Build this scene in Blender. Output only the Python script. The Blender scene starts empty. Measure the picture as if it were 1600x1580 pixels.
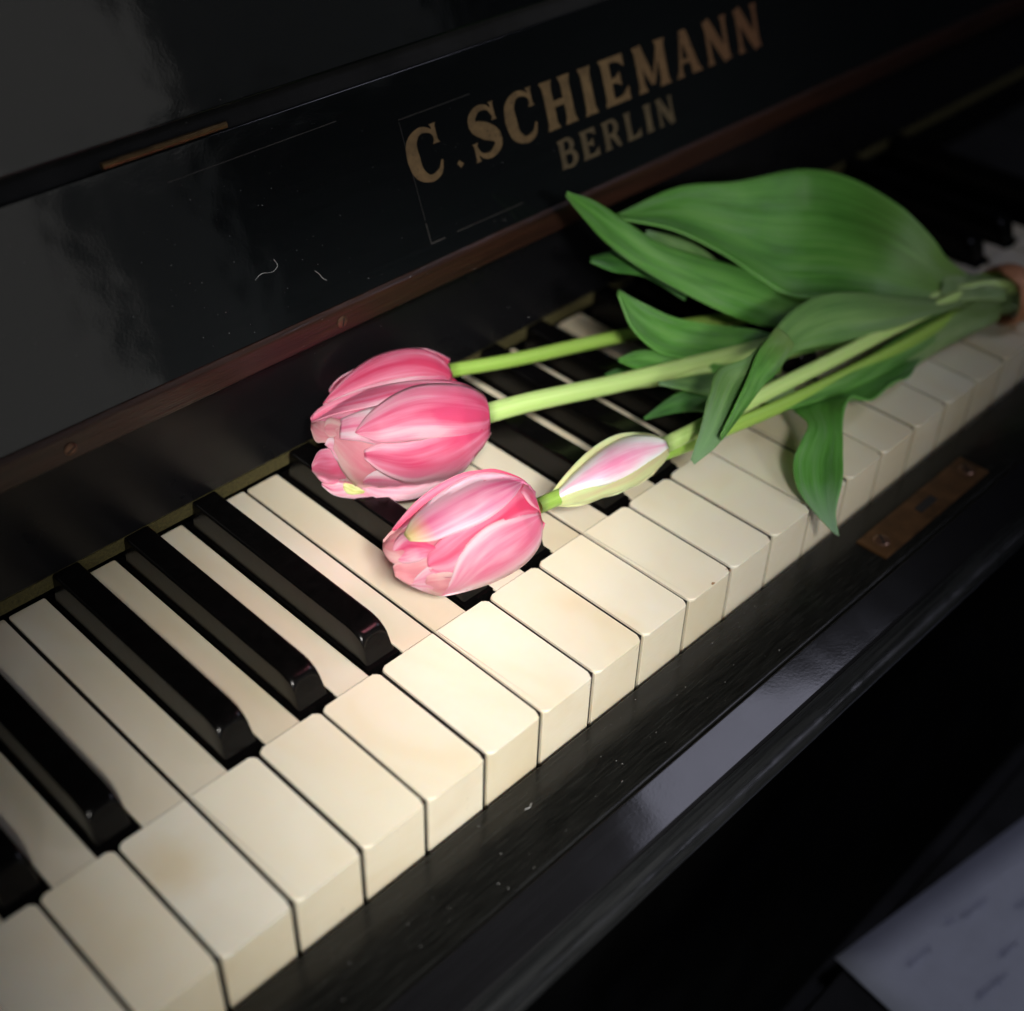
import bpy, bmesh, math, random
from mathutils import Vector, Matrix, Euler
from mathutils.geometry import tessellate_polygon
random.seed(7)
R = math.radians
sc = bpy.context.scene

# ------------------------------------------------------------------ camera
CAM = Vector((-0.08519, -0.17633, 0.30165))
ROT = Euler((0.88154, -0.02606, -0.79242), 'XYZ')
FPX = 2072.37                      # focal length in photo pixels (1600 wide)
cd = bpy.data.cameras.new('camera'); cam = bpy.data.objects.new('camera', cd)
sc.collection.objects.link(cam); sc.camera = cam
cam.location = CAM; cam.rotation_euler = ROT
cd.sensor_fit = 'HORIZONTAL'; cd.sensor_width = 36; cd.lens = FPX / 1600 * 36
cd.clip_start = 0.01; cd.clip_end = 60
cd.dof.use_dof = True; cd.dof.focus_distance = 0.432; cd.dof.aperture_fstop = cd.lens / 8.8
CM = ROT.to_matrix()

# ------------------------------------------------------------------ world, light
w = bpy.data.worlds.new('World'); sc.world = w; w.use_nodes = True
bg = w.node_tree.nodes['Background']; bg.inputs[0].default_value = (0.75, 0.8, 0.9, 1); bg.inputs[1].default_value = 0.006
sc.view_settings.view_transform = 'Standard'; sc.view_settings.look = 'None'
sc.view_settings.exposure = 0; sc.view_settings.gamma = 1; sc.view_settings.use_curve_mapping = False

def aim(o, target): o.rotation_euler = (Vector(target) - o.location).to_track_quat('-Z', 'Y').to_euler()
def spot(name, loc, target, power, size, blend, radius, col):
    l = bpy.data.lights.new(name, 'SPOT'); l.energy = power; l.spot_size = R(size); l.spot_blend = blend
    l.shadow_soft_size = radius; l.color = col
    o = bpy.data.objects.new(name, l); sc.collection.objects.link(o); o.location = loc; aim(o, target); return o
def area(name, loc, target, power, sx, sy, col, roll=0):
    l = bpy.data.lights.new(name, 'AREA'); l.shape = 'RECTANGLE'; l.size = sx; l.size_y = sy; l.energy = power; l.color = col
    o = bpy.data.objects.new(name, l); sc.collection.objects.link(o); o.location = loc; aim(o, target)
    o.rotation_euler.rotate_axis('Z', roll); return o
spot('key_spot', (-0.20, -0.56, 0.62), (0.152, 0.022, 0.0), 41, 18.5, 1.0, 0.09, (1.0, 0.96, 0.895))  # main spot, its cone shaped to make the light fall off towards the edges
spot('flower_spot', (-0.26, -0.42, 0.66), (0.162, 0.104, 0.025), 44, 9.5, 1.0, 0.05, (1.0, 0.97, 0.93))  # extra spot added to brighten the blooms
spot('front_key_spot', (-0.22, -0.58, 0.58), (0.066, -0.016, 0.0), 34, 13.5, 1.0, 0.07, (1.0, 0.96, 0.895))  # second spot added to lift the left key heads and fronts
spot('leaf_spot', (0.06, -0.72, 0.42), (0.325, 0.135, 0.05), 20, 15, 1.0, 0.10, (1.0, 0.975, 0.92))  # spot added to light the leaves without the right-hand keys
area('dim_lower_glow_lamp', (0.925, -1.5, 0.36), (0.925, 0.10, 0.36), .045, 0.25, 0.50, (0.93, 0.98, 1.0))  # added area lamp, gives the fallboard its dim second reflected tone
area('dim_upper_glow_lamp', (1.42, -1.52, 0.90), (1.42, 0.10, 0.90), .11, 0.62, 0.60, (0.93, 0.98, 1.0))  # added area lamp for the dim tone reflected in the upper panel
area('window_lower_pane', (0.56, -1.5, 0.32), (0.56, 0.10, 0.32), .40, 0.46, 0.58, (1.0, 0.98, 0.94))
area('window_upper_pane', (0.84, -1.52, 0.90), (0.84, 0.10, 0.90), .46, 0.50, 0.60, (1.0, 0.98, 0.94))
spot('pink_bounce', (0.165, 0.02, 0.16), (0.108, 0.062, 0.0), .24, 40, 1.0, 0.02, (1.0, 0.30, 0.38))  # added lamp standing in for light bounced off the petals
area('side_light', (-0.80, -0.95, 0.50), (0.10, 0.05, 0.0), 1.6, 0.18, 0.26, (0.93, 0.96, 1.0))
area('cool_light', (0.97, -0.42, 1.02), (0.15, -0.035, -0.02), 1.45, 0.26, 0.34, (0.78, 0.79, 1.0))

# ------------------------------------------------------------------ helpers
def ray(u, v): return (CM @ Vector(((u - 800) / FPX, -(v - 790) / FPX, -1.0))).normalized()
def pz(u, v, z):
    d = ray(u, v); return CAM + d * ((z - CAM.z) / d.z)

def link(o, parent=None):
    sc.collection.objects.link(o)
    if parent: o.parent = parent
    return o
def mesh_obj(name, verts, faces, mat, parent=None, uvs=None, smooth=False):
    me = bpy.data.meshes.new(name); me.from_pydata([tuple(v) for v in verts], [], faces); me.update()
    if uvs:
        ul = me.uv_layers.new(name='UVMap')
        for lp in me.loops: ul.data[lp.index].uv = uvs[lp.vertex_index]
    if smooth: me.shade_smooth()
    me.materials.append(mat)
    return link(bpy.data.objects.new(name, me), parent)
def bm_obj(name, bm, mat, parent=None, smooth=True, angle=35):
    me = bpy.data.meshes.new(name); bmesh.ops.recalc_face_normals(bm, faces=bm.faces); bm.to_mesh(me); bm.free()
    if smooth:
        me.shade_smooth()
        try: me.set_sharp_from_angle(angle=R(angle))
        except Exception: pass
    me.materials.append(mat)
    o = link(bpy.data.objects.new(name, me), parent)
    if smooth:
        wn = o.modifiers.new('normals', 'WEIGHTED_NORMAL'); wn.keep_sharp = True
    return o
def thing(name, label, cat, loc=(0, 0, 0), group=None):
    o = bpy.data.objects.new(name, None); o.location = loc; link(o); tag(o, label, cat, group); return o
def tag(o, label=None, cat=None, group=None, kind=None):
    if label: o['label'] = label
    if cat: o['category'] = cat
    if group: o['group'] = group
    if kind: o['kind'] = kind
    return o
def box(bm, x0, x1, y0, y1, z0, z1):
    vs = [bm.verts.new(p) for p in ((x0,y0,z0),(x1,y0,z0),(x1,y1,z0),(x0,y1,z0),(x0,y0,z1),(x1,y0,z1),(x1,y1,z1),(x0,y1,z1))]
    for f in ((0,3,2,1),(4,5,6,7),(0,1,5,4),(1,2,6,5),(2,3,7,6),(3,0,4,7)): bm.faces.new([vs[i] for i in f])
    return vs
def catmull(pts, n):
    """n points evenly along a centripetal-ish Catmull-Rom through pts (Vectors)"""
    P = [Vector(p) for p in pts]
    if len(P) == 2: return [P[0].lerp(P[1], i / (n - 1)) for i in range(n)]
    P = [P[0] * 2 - P[1]] + P + [P[-1] * 2 - P[-2]]
    dense = []
    for i in range(1, len(P) - 2):
        for k in range(24):
            t = k / 24; a, b, c, d = P[i-1], P[i], P[i+1], P[i+2]
            dense.append(0.5 * ((2*b) + (c-a)*t + (2*a-5*b+4*c-d)*t*t + (3*b-a-3*c+d)*t**3))
    dense.append(P[-2].copy())
    L = [0]
    for a, b in zip(dense, dense[1:]): L.append(L[-1] + (b - a).length)
    out = []; j = 0
    for i in range(n):
        s = L[-1] * i / (n - 1)
        while j < len(L) - 2 and L[j+1] < s: j += 1
        seg = L[j+1] - L[j]
        out.append(dense[j].lerp(dense[j+1], 0 if seg == 0 else min(1, (s - L[j]) / seg)))
    return out

# ------------------------------------------------------------------ materials
def newmat(name):
    m = bpy.data.materials.new(name); m.use_nodes = True
    nt = m.node_tree; b = nt.nodes['Principled BSDF']; return m, nt, b
def node(nt, t, **kw):
    n = nt.nodes.new(t)
    for k, v in kw.items(): setattr(n, k, v)
    return n
def noise(nt, vec, scale, detail=3, rough=.5, dist=0):
    n = node(nt, 'ShaderNodeTexNoise'); n.inputs['Scale'].default_value = scale
    n.inputs['Detail'].default_value = detail; n.inputs['Roughness'].default_value = rough; n.inputs['Distortion'].default_value = dist
    nt.links.new(vec, n.inputs['Vector']); return n.outputs['Fac']
def mapping(nt, src, scale, rot=(0,0,0), loc=(0,0,0)):
    m = node(nt, 'ShaderNodeMapping'); m.inputs['Scale'].default_value = scale; m.inputs['Rotation'].default_value = rot
    m.inputs['Location'].default_value = loc
    nt.links.new(src, m.inputs['Vector']); return m.outputs[0]
def ramp(nt, fac, stops):
    r = node(nt, 'ShaderNodeValToRGB'); e = r.color_ramp.elements
    while len(e) < len(stops): e.new(.5)
    for el, (p, c) in zip(e, stops): el.position = p; el.color = (c if len(c) == 4 else (*c, 1))
    nt.links.new(fac, r.inputs[0]); return r.outputs[0]
def mix(nt, fac, a, b, mode='MIX'):
    m = node(nt, 'ShaderNodeMix', data_type='RGBA', blend_type=mode)
    for i, x in ((0, fac), (6, a), (7, b)):
        if isinstance(x, (int, float)): m.inputs[i].default_value = x
        elif isinstance(x, tuple): m.inputs[i].default_value = (*x, 1) if len(x) == 3 else x
        else: nt.links.new(x, m.inputs[i])
    return m.outputs[2]
def mrange(nt, v, a, b, c, d):
    v = getattr(v, 'outputs', [v])[0]
    m = node(nt, 'ShaderNodeMapRange'); nt.links.new(v, m.inputs[0])
    for i, x in enumerate((a, b, c, d)): m.inputs[i+1].default_value = x
    return m.outputs[0]
def bump(nt, b, h, strength, dist):
    n = node(nt, 'ShaderNodeBump'); n.inputs['Strength'].default_value = strength; n.inputs['Distance'].default_value = dist
    nt.links.new(h, n.inputs['Height']); nt.links.new(n.outputs[0], b.inputs['Normal'])
def geopos(nt): return node(nt, 'ShaderNodeNewGeometry').outputs['Position']

def lacquer(name, base, rough, worn=0.0, bscale=14, bstr=.05, streak=(2, 60, 60)):
    m, nt, b = newmat(name); g = geopos(nt)
    n1 = noise(nt, g, 25, 4, .6); n2 = noise(nt, mapping(nt, g, streak), 12, 5, .65)
    fine = noise(nt, mapping(nt, g, (1, 1, 1)), 900, 2, .6)
    c2 = tuple(min(1, x * 2.6 + .004) for x in base)
    nt.links.new(ramp(nt, n2, [(.35, base), (.75, c2 if worn > .12 else tuple(x * 1.3 for x in base))]), b.inputs['Base Color'])
    rr = node(nt, 'ShaderNodeMath', operation='ADD'); nt.links.new(mrange(nt, n1, .3, .75, rough * .8, rough * 1.5 + worn * .1), rr.inputs[0])
    nt.links.new(mrange(nt, n2, .45, .8, 0, worn if worn > .12 else 0), rr.inputs[1]); nt.links.new(rr.outputs[0], b.inputs['Roughness'])
    h = node(nt, 'ShaderNodeMath', operation='ADD'); nt.links.new(noise(nt, g, bscale, 2, .5), h.inputs[0])
    s = node(nt, 'ShaderNodeMath', operation='MULTIPLY'); nt.links.new(fine, s.inputs[0]); s.inputs[1].default_value = .02 + worn * .1
    nt.links.new(s.outputs[0], h.inputs[1]); bump(nt, b, h.outputs[0], bstr, .01)
    b.inputs['Specular IOR Level'].default_value = {'black_board_lacquer': .26, 'chipped_black_moulding': .35, 'satin_black_lip': .30, 'worn_black_slip': .33}.get(name, .5)
    return m
M_panel = lacquer('black_lacquer', (.0045, .0055, .006), .07, .05, 34, .038)
M_board = lacquer('black_board_lacquer', (.005, .005, .0058), .27, .12, 20, .06)
M_slip = lacquer('worn_black_slip', (.0040, .0041, .0037), .17, .13, 40, .035, (6, 110, 110))
M_lip = lacquer('satin_black_lip', (.007, .007, .008), .09, .05, 20, .04)
M_bevel = lacquer('chipped_black_moulding', (.006, .0065, .007), .2, .2, 60, .08)
M_dark = lacquer('dark_void_wood', (.003, .003, .003), .7)
M_bench = lacquer('black_bench', (.002, .002, .0022), .6)

def rail_mat():
    m, nt, b = newmat('red_brown_wood'); g = geopos(nt)
    n = noise(nt, mapping(nt, g, (3, 80, 80)), 8, 5, .6)
    nt.links.new(ramp(nt, n, [(.3, (.015, .007, .005)), (.7, (.038, .015, .009))]), b.inputs['Base Color'])
    b.inputs['Roughness'].default_value = .3; bump(nt, b, n, .25, .002); return m
M_rail = rail_mat()

def ivory(name, tint, gloss=.19, grain=False):
    m, nt, b = newmat(name); g = geopos(nt)
    oi = node(nt, 'ShaderNodeObjectInfo').outputs['Random']
    n1 = noise(nt, mapping(nt, g, (1, .55, 1), (0, 0, .5)), 34, 2, .45, 1.0)
    n2 = noise(nt, mapping(nt, g, (1, 1, 1), loc=(3, 1, 0)), 130, 3, .5, .6)
    light, mid, dark = tint
    c = ramp(nt, n1, [(.30, light), (.56, mid), (.82, dark)])
    c = mix(nt, mrange(nt, n2, .5, .85, 0, .15), c, (mid[0] * .96, mid[1] * .90, mid[2] * .78))
    hv = node(nt, 'ShaderNodeHueSaturation'); nt.links.new(c, hv.inputs['Color'])
    nt.links.new(mrange(nt, oi, 0, 1, .94, 1.03), hv.inputs['Value']); nt.links.new(mrange(nt, oi, 0, 1, 1.12, .88), hv.inputs['Saturation'])
    fin = hv.outputs[0]
    if grain:
        gr = noise(nt, mapping(nt, g, (30, 30, 400)), 6, 3, .6)
        fin = mix(nt, mrange(nt, gr, .4, .7, 0, .25), fin, (mid[0] * .85, mid[1] * .82, mid[2] * .7))
    nt.links.new(fin, b.inputs['Base Color'])
    nt.links.new(mrange(nt, n2, .3, .8, gloss * .8, gloss * 1.4), b.inputs['Roughness'])
    b.inputs['Subsurface Weight'].default_value = .25; b.inputs['Subsurface Radius'].default_value = (.0012, .0008, .0005)
    b.inputs['Subsurface Scale'].default_value = 1
    bump(nt, b, noise(nt, g, 40, 2, .5), .04, .002)
    return m, nt, b, fin
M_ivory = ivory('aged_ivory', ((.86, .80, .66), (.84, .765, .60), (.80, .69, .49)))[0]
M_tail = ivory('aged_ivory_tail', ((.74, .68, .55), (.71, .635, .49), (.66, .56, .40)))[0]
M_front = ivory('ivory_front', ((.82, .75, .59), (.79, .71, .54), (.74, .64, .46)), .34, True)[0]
# the stained key
M_stain, nt_, b_, fin_ = ivory('stained_ivory', ((.84, .79, .66), (.80, .74, .60), (.76, .67, .49)))
g_ = geopos(nt_)
def blob(nt, g, cx, cy, r):
    d = node(nt, 'ShaderNodeVectorMath', operation='DISTANCE'); nz = node(nt, 'ShaderNodeTexNoise'); nz.inputs['Scale'].default_value = 90
    nt.links.new(g, nz.inputs['Vector'])
    a = node(nt, 'ShaderNodeVectorMath', operation='MULTIPLY_ADD'); nt.links.new(nz.outputs['Color'], a.inputs[0])
    a.inputs[1].default_value = (.012, .012, 0); nt.links.new(g, a.inputs[2])
    nt.links.new(a.outputs[0], d.inputs[0]); d.inputs[1].default_value = (cx + .006, cy + .006, 0)
    return mrange(nt, d.outputs['Value'], r * .2, r, .36, 0)
c_ = mix(nt_, blob(nt_, g_, .0075, .032, .013), fin_, (.64, .47, .20))
nt_.links.new(c_, b_.inputs['Base Color'])

def plain(name, col, rough, metal=0, nscale=200, var=.25, bstr=.1):
    m, nt, b = newmat(name); g = geopos(nt); n = noise(nt, g, nscale, 4, .6)
    nt.links.new(ramp(nt, n, [(.3, tuple(c * (1 - var) for c in col)), (.7, tuple(min(1, c * (1 + var)) for c in col))]), b.inputs['Base Color'])
    b.inputs['Roughness'].default_value = rough; b.inputs['Metallic'].default_value = metal
    if name == 'ebony': b.inputs['Specular IOR Level'].default_value = .19
    if bstr: bump(nt, b, n, bstr, .001)
    return m
M_ebony = plain('ebony', (.0024, .0022, .0022), .2, 0, 300, .3, .05)
M_ebonyfront = M_ebony
M_keywood = plain('key_wood', (.006, .004, .003), .8)  # near-black: the shade in the gaps between keys is put into the colour
M_felt = plain('olive_felt', (.055, .046, .010), .95, 0, 900, .45, .8)
M_brass = plain('aged_brass', (.15, .095, .04), .42, .7, 180, .5)
M_plate = plain('tarnished_brass_plate', (.10, .05, .02), .45, .5, 120, .45)
M_screw = plain('brown_screw', (.16, .09, .06), .28, .7)
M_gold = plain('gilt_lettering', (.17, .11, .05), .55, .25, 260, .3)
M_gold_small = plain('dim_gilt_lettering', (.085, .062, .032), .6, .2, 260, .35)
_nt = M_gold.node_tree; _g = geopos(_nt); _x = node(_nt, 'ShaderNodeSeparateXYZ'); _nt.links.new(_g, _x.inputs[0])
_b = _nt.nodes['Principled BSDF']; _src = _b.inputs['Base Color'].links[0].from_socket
_w = noise(_nt, _g, 700, 3, .6)                            # edge vignette painted in as redder, darker gilt to the right; worn bare specks
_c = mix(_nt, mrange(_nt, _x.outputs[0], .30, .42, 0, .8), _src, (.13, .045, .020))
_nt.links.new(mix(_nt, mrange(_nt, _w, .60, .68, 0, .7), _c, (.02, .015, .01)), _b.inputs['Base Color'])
M_goldline = plain('faded_gilt', (.038, .035, .033), .5, .2, 300, .5)
M_lint = plain('pale_lint', (.42, .42, .42), .8)
M_band = plain('orange_rubber_band', (.50, .22, .11), .55, 0, 400, .25)
M_paper = plain('bluish_paper', (.74, .77, .92), .8, 0, 60, .05, .05)
M_ink = plain('blue_ink', (.46, .48, .66), .7)

def uvnode(nt): return node(nt, 'ShaderNodeUVMap').outputs[0]
def sepxy(nt, v):
    s = node(nt, 'ShaderNodeSeparateXYZ'); nt.links.new(v, s.inputs[0]); return s.outputs[0], s.outputs[1]

def petal_mat(name, pale, mid, deep, center=.5, tipcol=None, streaks=1.0, sss=.55):
    """colour runs across the petal (u) and along it (v, 0 base to 1 tip)"""
    m, nt, b = newmat(name); uv = uvnode(nt); u, v = sepxy(nt, uv)
    oi = node(nt, 'ShaderNodeObjectInfo').outputs['Random']
    off = node(nt, 'ShaderNodeVectorMath', operation='ADD'); nt.links.new(uv, off.inputs[0])
    cmb = node(nt, 'ShaderNodeCombineXYZ'); nt.links.new(mrange(nt, oi, 0, 1, 0, 9), cmb.inputs[0]); nt.links.new(cmb.outputs[0], off.inputs[1])
    nA = noise(nt, mapping(nt, off.outputs[0], (2.6, .8, 1)), 1.5, 2, .5, .4)
    nB = noise(nt, mapping(nt, off.outputs[0], (42, 1.6, 1)), 1.4, 4, .6, .5)
    nC = noise(nt, mapping(nt, off.outputs[0], (70, 3, 1)), 1.4, 2, .6)
    # distance from mid-line
    d = node(nt, 'ShaderNodeMath', operation='SUBTRACT'); nt.links.new(u, d.inputs[0]); d.inputs[1].default_value = center
    ab = node(nt, 'ShaderNodeMath', operation='ABSOLUTE'); nt.links.new(d.outputs[0], ab.inputs[0])
    def add(a, c, op='ADD'):
        n = node(nt, 'ShaderNodeMath', operation=op)
        for i, x in enumerate((a, c)):
            if isinstance(x, (int, float)): n.inputs[i].default_value = x
            else: nt.links.new(x, n.inputs[i])
        return n.outputs[0]
    f = add(mrange(nt, nA, .3, .7, 0, .85), mrange(nt, nB, .35, .7, -.045 * streaks, .065 * streaks))
    f = add(f, mrange(nt, nC, .3, .7, -.03 * streaks, .03 * streaks))
    f = add(f, mrange(nt, ab, 0, .5, .26, -.30))            # deeper along the mid-rib, paler to the margins
    f = add(f, mrange(nt, v, 0, .45, .42, 0.04))                # deeper towards the base
    c = ramp(nt, f, [(.05, pale), (.45, mid), (.95, deep)])
    edge = mrange(nt, ab, .46, .5, 0, .35)
    c = mix(nt, edge, c, tuple(min(1, x * 1.08 + .02) for x in pale))
    if tipcol: c = mix(nt, mrange(nt, v, .80, 1, 0, .9), c, tipcol)
    nt.links.new(c, b.inputs['Base Color'])
    b.inputs['Roughness'].default_value = .48; b.inputs['Specular IOR Level'].default_value = .3
    b.inputs['Subsurface Weight'].default_value = sss; b.inputs['Subsurface Radius'].default_value = (.005, .0022, .0026); b.inputs['Subsurface Scale'].default_value = 1.0
    bump(nt, b, nB, .14, .0010)
    tr = node(nt, 'ShaderNodeBsdfTranslucent'); nt.links.new(c, tr.inputs[0]); ms = node(nt, 'ShaderNodeMixShader'); ms.inputs[0].default_value = .14
    nt.links.new(b.outputs[0], ms.inputs[1]); nt.links.new(tr.outputs[0], ms.inputs[2]); nt.links.new(ms.outputs[0], nt.nodes['Material Output'].inputs[0])
    return m
PALE, MID, DEEP = (.96, .40, .50), (.92, .19, .31), (.84, .06, .16)
M_p = petal_mat('pink_petal', PALE, MID, DEEP)
M_ppale = petal_mat('pale_pink_petal', (.97, .56, .65), (.94, .34, .45), (.87, .14, .26))
M_pdeep = petal_mat('deep_pink_petal', (.94, .32, .43), (.89, .15, .26), (.80, .05, .13))
M_psalmon = petal_mat('salmon_petal', (.88, .42, .42), (.83, .27, .30), (.78, .18, .24), streaks=.4)
M_ptip = petal_mat('pink_petal_yellow_tip', (.96, .54, .67), (.93, .32, .47), (.82, .10, .25), tipcol=(.85, .68, .22))
M_pyel = petal_mat('yellow_petal_piece', (.86, .80, .42), (.80, .72, .25), (.62, .56, .14), streaks=.6)
M_budrim = petal_mat('bud_yellow_petal', (.86, .84, .46), (.84, .78, .36), (.80, .60, .32), streaks=.5, tipcol=(.80, .78, .20))
def bud_front():
    m, nt, b = newmat('bud_front_petal'); uv = uvnode(nt); u, v = sepxy(nt, uv)
    nB = noise(nt, mapping(nt, uv, (14, 1.6, 1)), 1.5, 3, .5, .3); nA = noise(nt, mapping(nt, uv, (3, 2, 1)), 2, 2, .5)
    def m2(op, a, c):
        n = node(nt, 'ShaderNodeMath', operation=op)
        for i, x in enumerate((a, c)):
            if isinstance(x, (int, float)): n.inputs[i].default_value = x
            else: nt.links.new(x, n.inputs[i])
        return n.outputs[0]
    du = m2('ABSOLUTE', m2('SUBTRACT', u, .52), 0); dv = m2('ABSOLUTE', m2('SUBTRACT', v, .42), 0)
    r = m2('ADD', m2('MULTIPLY', du, 1.35), m2('MULTIPLY', dv, 1.0))
    r = m2('ADD', r, mrange(nt, nB, .3, .7, -.07, .07)); r = m2('ADD', r, mrange(nt, nA, .3, .7, -.1, .1))
    c = ramp(nt, r, [(.05, (.86, .25, .42)), (.35, (.90, .42, .56)), (.62, (.95, .74, .79)), (.85, (.95, .88, .82)), (1, (.90, .86, .62))])
    nt.links.new(c, b.inputs['Base Color']); b.inputs['Roughness'].default_value = .42
    b.inputs['Subsurface Weight'].default_value = .35; b.inputs['Subsurface Radius'].default_value = (.003, .0015, .0015); b.inputs['Subsurface Scale'].default_value = .8
    bump(nt, b, nB, .15, .001); return m
M_budfront = bud_front()

def leaf_mat(name, c0, c1, c2, rough=.38, basecol=None, tipcol=None):
    m, nt, b = newmat(name); uv = uvnode(nt); u, v = sepxy(nt, uv)
    nB = noise(nt, mapping(nt, uv, (34, 1.0, 1)), 1.5, 4, .6, .15); nA = noise(nt, mapping(nt, uv, (2, 2.5, 1)), 1.7, 3, .5, .4)
    a = node(nt, 'ShaderNodeMath', operation='ADD'); nt.links.new(mrange(nt, nB, .3, .7, -.42, .42), a.inputs[0]); nt.links.new(mrange(nt, nA, .25, .75, 0, 1), a.inputs[1])
    vn = noise(nt, mapping(nt, uv, (120, .7, 1)), 1.5, 2, .5, .05)
    c = ramp(nt, a.outputs[0], [(.1, c0), (.5, c1), (.95, c2)])
    c = mix(nt, mrange(nt, vn, .5, .66, 0, .4), c, tuple(x * 1.5 + .02 for x in c2))
    if basecol: c = mix(nt, mrange(nt, v, .0, .4, .85, 0), c, basecol)
    if tipcol: c = mix(nt, mrange(nt, v, .85, 1, 0, .8), c, tipcol)
    sheen = noise(nt, mapping(nt, uv, (3, 2.2, 1), loc=(4, 2, 0)), 1.3, 3, .6, .4)
    c = mix(nt, mrange(nt, sheen, .5, .72, 0, .30), c, (.30, .42, .30))  # pale patches paint the leaf's sheen highlights into its colour
    d = node(nt, 'ShaderNodeMath', operation='SUBTRACT'); nt.links.new(u, d.inputs[0]); d.inputs[1].default_value = .5
    ab = node(nt, 'ShaderNodeMath', operation='ABSOLUTE'); nt.links.new(d.outputs[0], ab.inputs[0])
    c = mix(nt, mrange(nt, ab, .475, .5, 0, .28), c, tuple(min(1, x * 2 + .04) for x in c2))
    nt.links.new(c, b.inputs['Base Color']); b.inputs['Roughness'].default_value = rough
    b.inputs['Subsurface Weight'].default_value = .12; b.inputs['Subsurface Radius'].default_value = (.001, .002, .0006); b.inputs['Subsurface Scale'].default_value = 1
    bump(nt, b, nB, .5, .0016)
    tr = node(nt, 'ShaderNodeBsdfTranslucent'); nt.links.new(c, tr.inputs[0]); ms = node(nt, 'ShaderNodeMixShader'); ms.inputs[0].default_value = .16
    out = nt.nodes['Material Output']; nt.links.new(b.outputs[0], ms.inputs[1]); nt.links.new(tr.outputs[0], ms.inputs[2]); nt.links.new(ms.outputs[0], out.inputs[0])
    return m
G0, G1, G2 = (.055, .21, .022), (.10, .33, .045), (.18, .44, .09)
M_leaf = leaf_mat('tulip_leaf', G0, G1, G2, .36, (.24, .36, .11))
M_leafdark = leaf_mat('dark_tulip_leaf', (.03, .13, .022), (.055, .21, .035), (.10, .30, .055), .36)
M_leafback = leaf_mat('pale_leaf_back', (.10, .25, .062), (.16, .34, .09), (.23, .42, .13), .45, (.22, .32, .13), (.25, .45, .24))
M_leafhang = leaf_mat('hanging_leaf', G0, G1, (.11, .31, .07), .36, (.07, .20, .05), (.30, .46, .34))
M_sheath = leaf_mat('pale_leaf_base', (.20, .34, .11), (.27, .42, .16), (.36, .50, .22), .45)
def stem_mat(name, a, c2):
    m, nt, b = newmat(name); uv = uvnode(nt); n = noise(nt, mapping(nt, uv, (7, 1.2, 1)), 2, 4, .6, .2)
    nt.links.new(ramp(nt, n, [(.3, a), (.7, c2)]), b.inputs['Base Color']); b.inputs['Roughness'].default_value = .4
    b.inputs['Subsurface Weight'].default_value = .2; b.inputs['Subsurface Radius'].default_value = (.001, .002, .0006); b.inputs['Subsurface Scale'].default_value = 1
    bump(nt, b, n, .3, .001); return m
M_stem = stem_mat('tulip_stem', (.40, .60, .16), (.58, .76, .30))
M_stemdark = stem_mat('olive_tulip_stem', (.24, .42, .06), (.36, .55, .11))

# ------------------------------------------------------------------ the piano case
XA, XB = -0.22, 0.86
piano = thing('piano', 'old black lacquered upright piano case with gilt maker lettering around the keyboard', 'piano')
def sweep(name, prof, mat, parent, x0=XA, x1=XB, nx=2, closed=True, bev=0, angle=40):
    """extrude a closed YZ profile along X"""
    bm = bmesh.new(); rings = []
    for i in range(nx):
        x = x0 + (x1 - x0) * i / (nx - 1); rings.append([bm.verts.new((x, y, z)) for y, z in prof])
    n = len(prof)
    for a, b in zip(rings, rings[1:]):
        for k in range(n): bm.faces.new((a[k], a[(k+1) % n], b[(k+1) % n], b[k]))
    bm.faces.new(rings[0]); bm.faces.new(list(reversed(rings[-1])))
    if bev:
        es = [e for e in bm.edges if abs(e.verts[0].co.x - e.verts[1].co.x) > 1e-5]
        bmesh.ops.bevel(bm, geom=es, offset=bev, segments=3, profile=.5, affect='EDGES', clamp_overlap=True)
    return bm_obj(name, bm, mat, parent, True, angle)
# name board above the key tails
sweep('name_board', [(.1415, .0125), (.1425, .0118), (.165, .0118), (.165, .066), (.1415, .066)], M_board, piano, bev=.0004)
sweep('felt_strip', [(.1422, .0064), (.1500, .0064), (.1500, .0115), (.1422, .0115)], M_felt, piano)
# brown edging rail, with screws
rail = sweep('edging_rail', [(.1352, .0552), (.1412, .0552), (.1412, .0660), (.1365, .0660), (.1352, .0642)], M_rail, piano, bev=.0006)
k_f = .39
def fy(z): return .138 + k_f * (z - .072)
def on_face(u, v):
    d = ray(u, v); n = Vector((0, 1, -k_f)); t = (.138 - k_f * .072 - n.dot(CAM)) / n.dot(d); return CAM + d * t
fall = sweep('fallboard', [(fy(.0662), .0662), (fy(.1272), .1272), (fy(.1272) + .018, .1272 - .007), (fy(.0662) + .02, .0662)], M_panel, piano, bev=.0005)
# recessed dark joint and the panel above it
sweep('hinge_joint', [(fy(.124) + .0035, .124), (fy(.138) + .0035, .138), (fy(.138) + .012, .138), (fy(.124) + .012, .124)], M_dark, piano)
sweep('upper_panel', [(fy(.1335), .1335), (fy(.33), .33), (fy(.33) + .018, .33), (fy(.1335) + .018, .1335 - .007)], M_panel, piano, bev=.0008)
sweep('key_bed', [(-.0022, -.06), (.16, -.06), (.16, -.032), (-.0022, -.032)], M_dark, piano)
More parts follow.
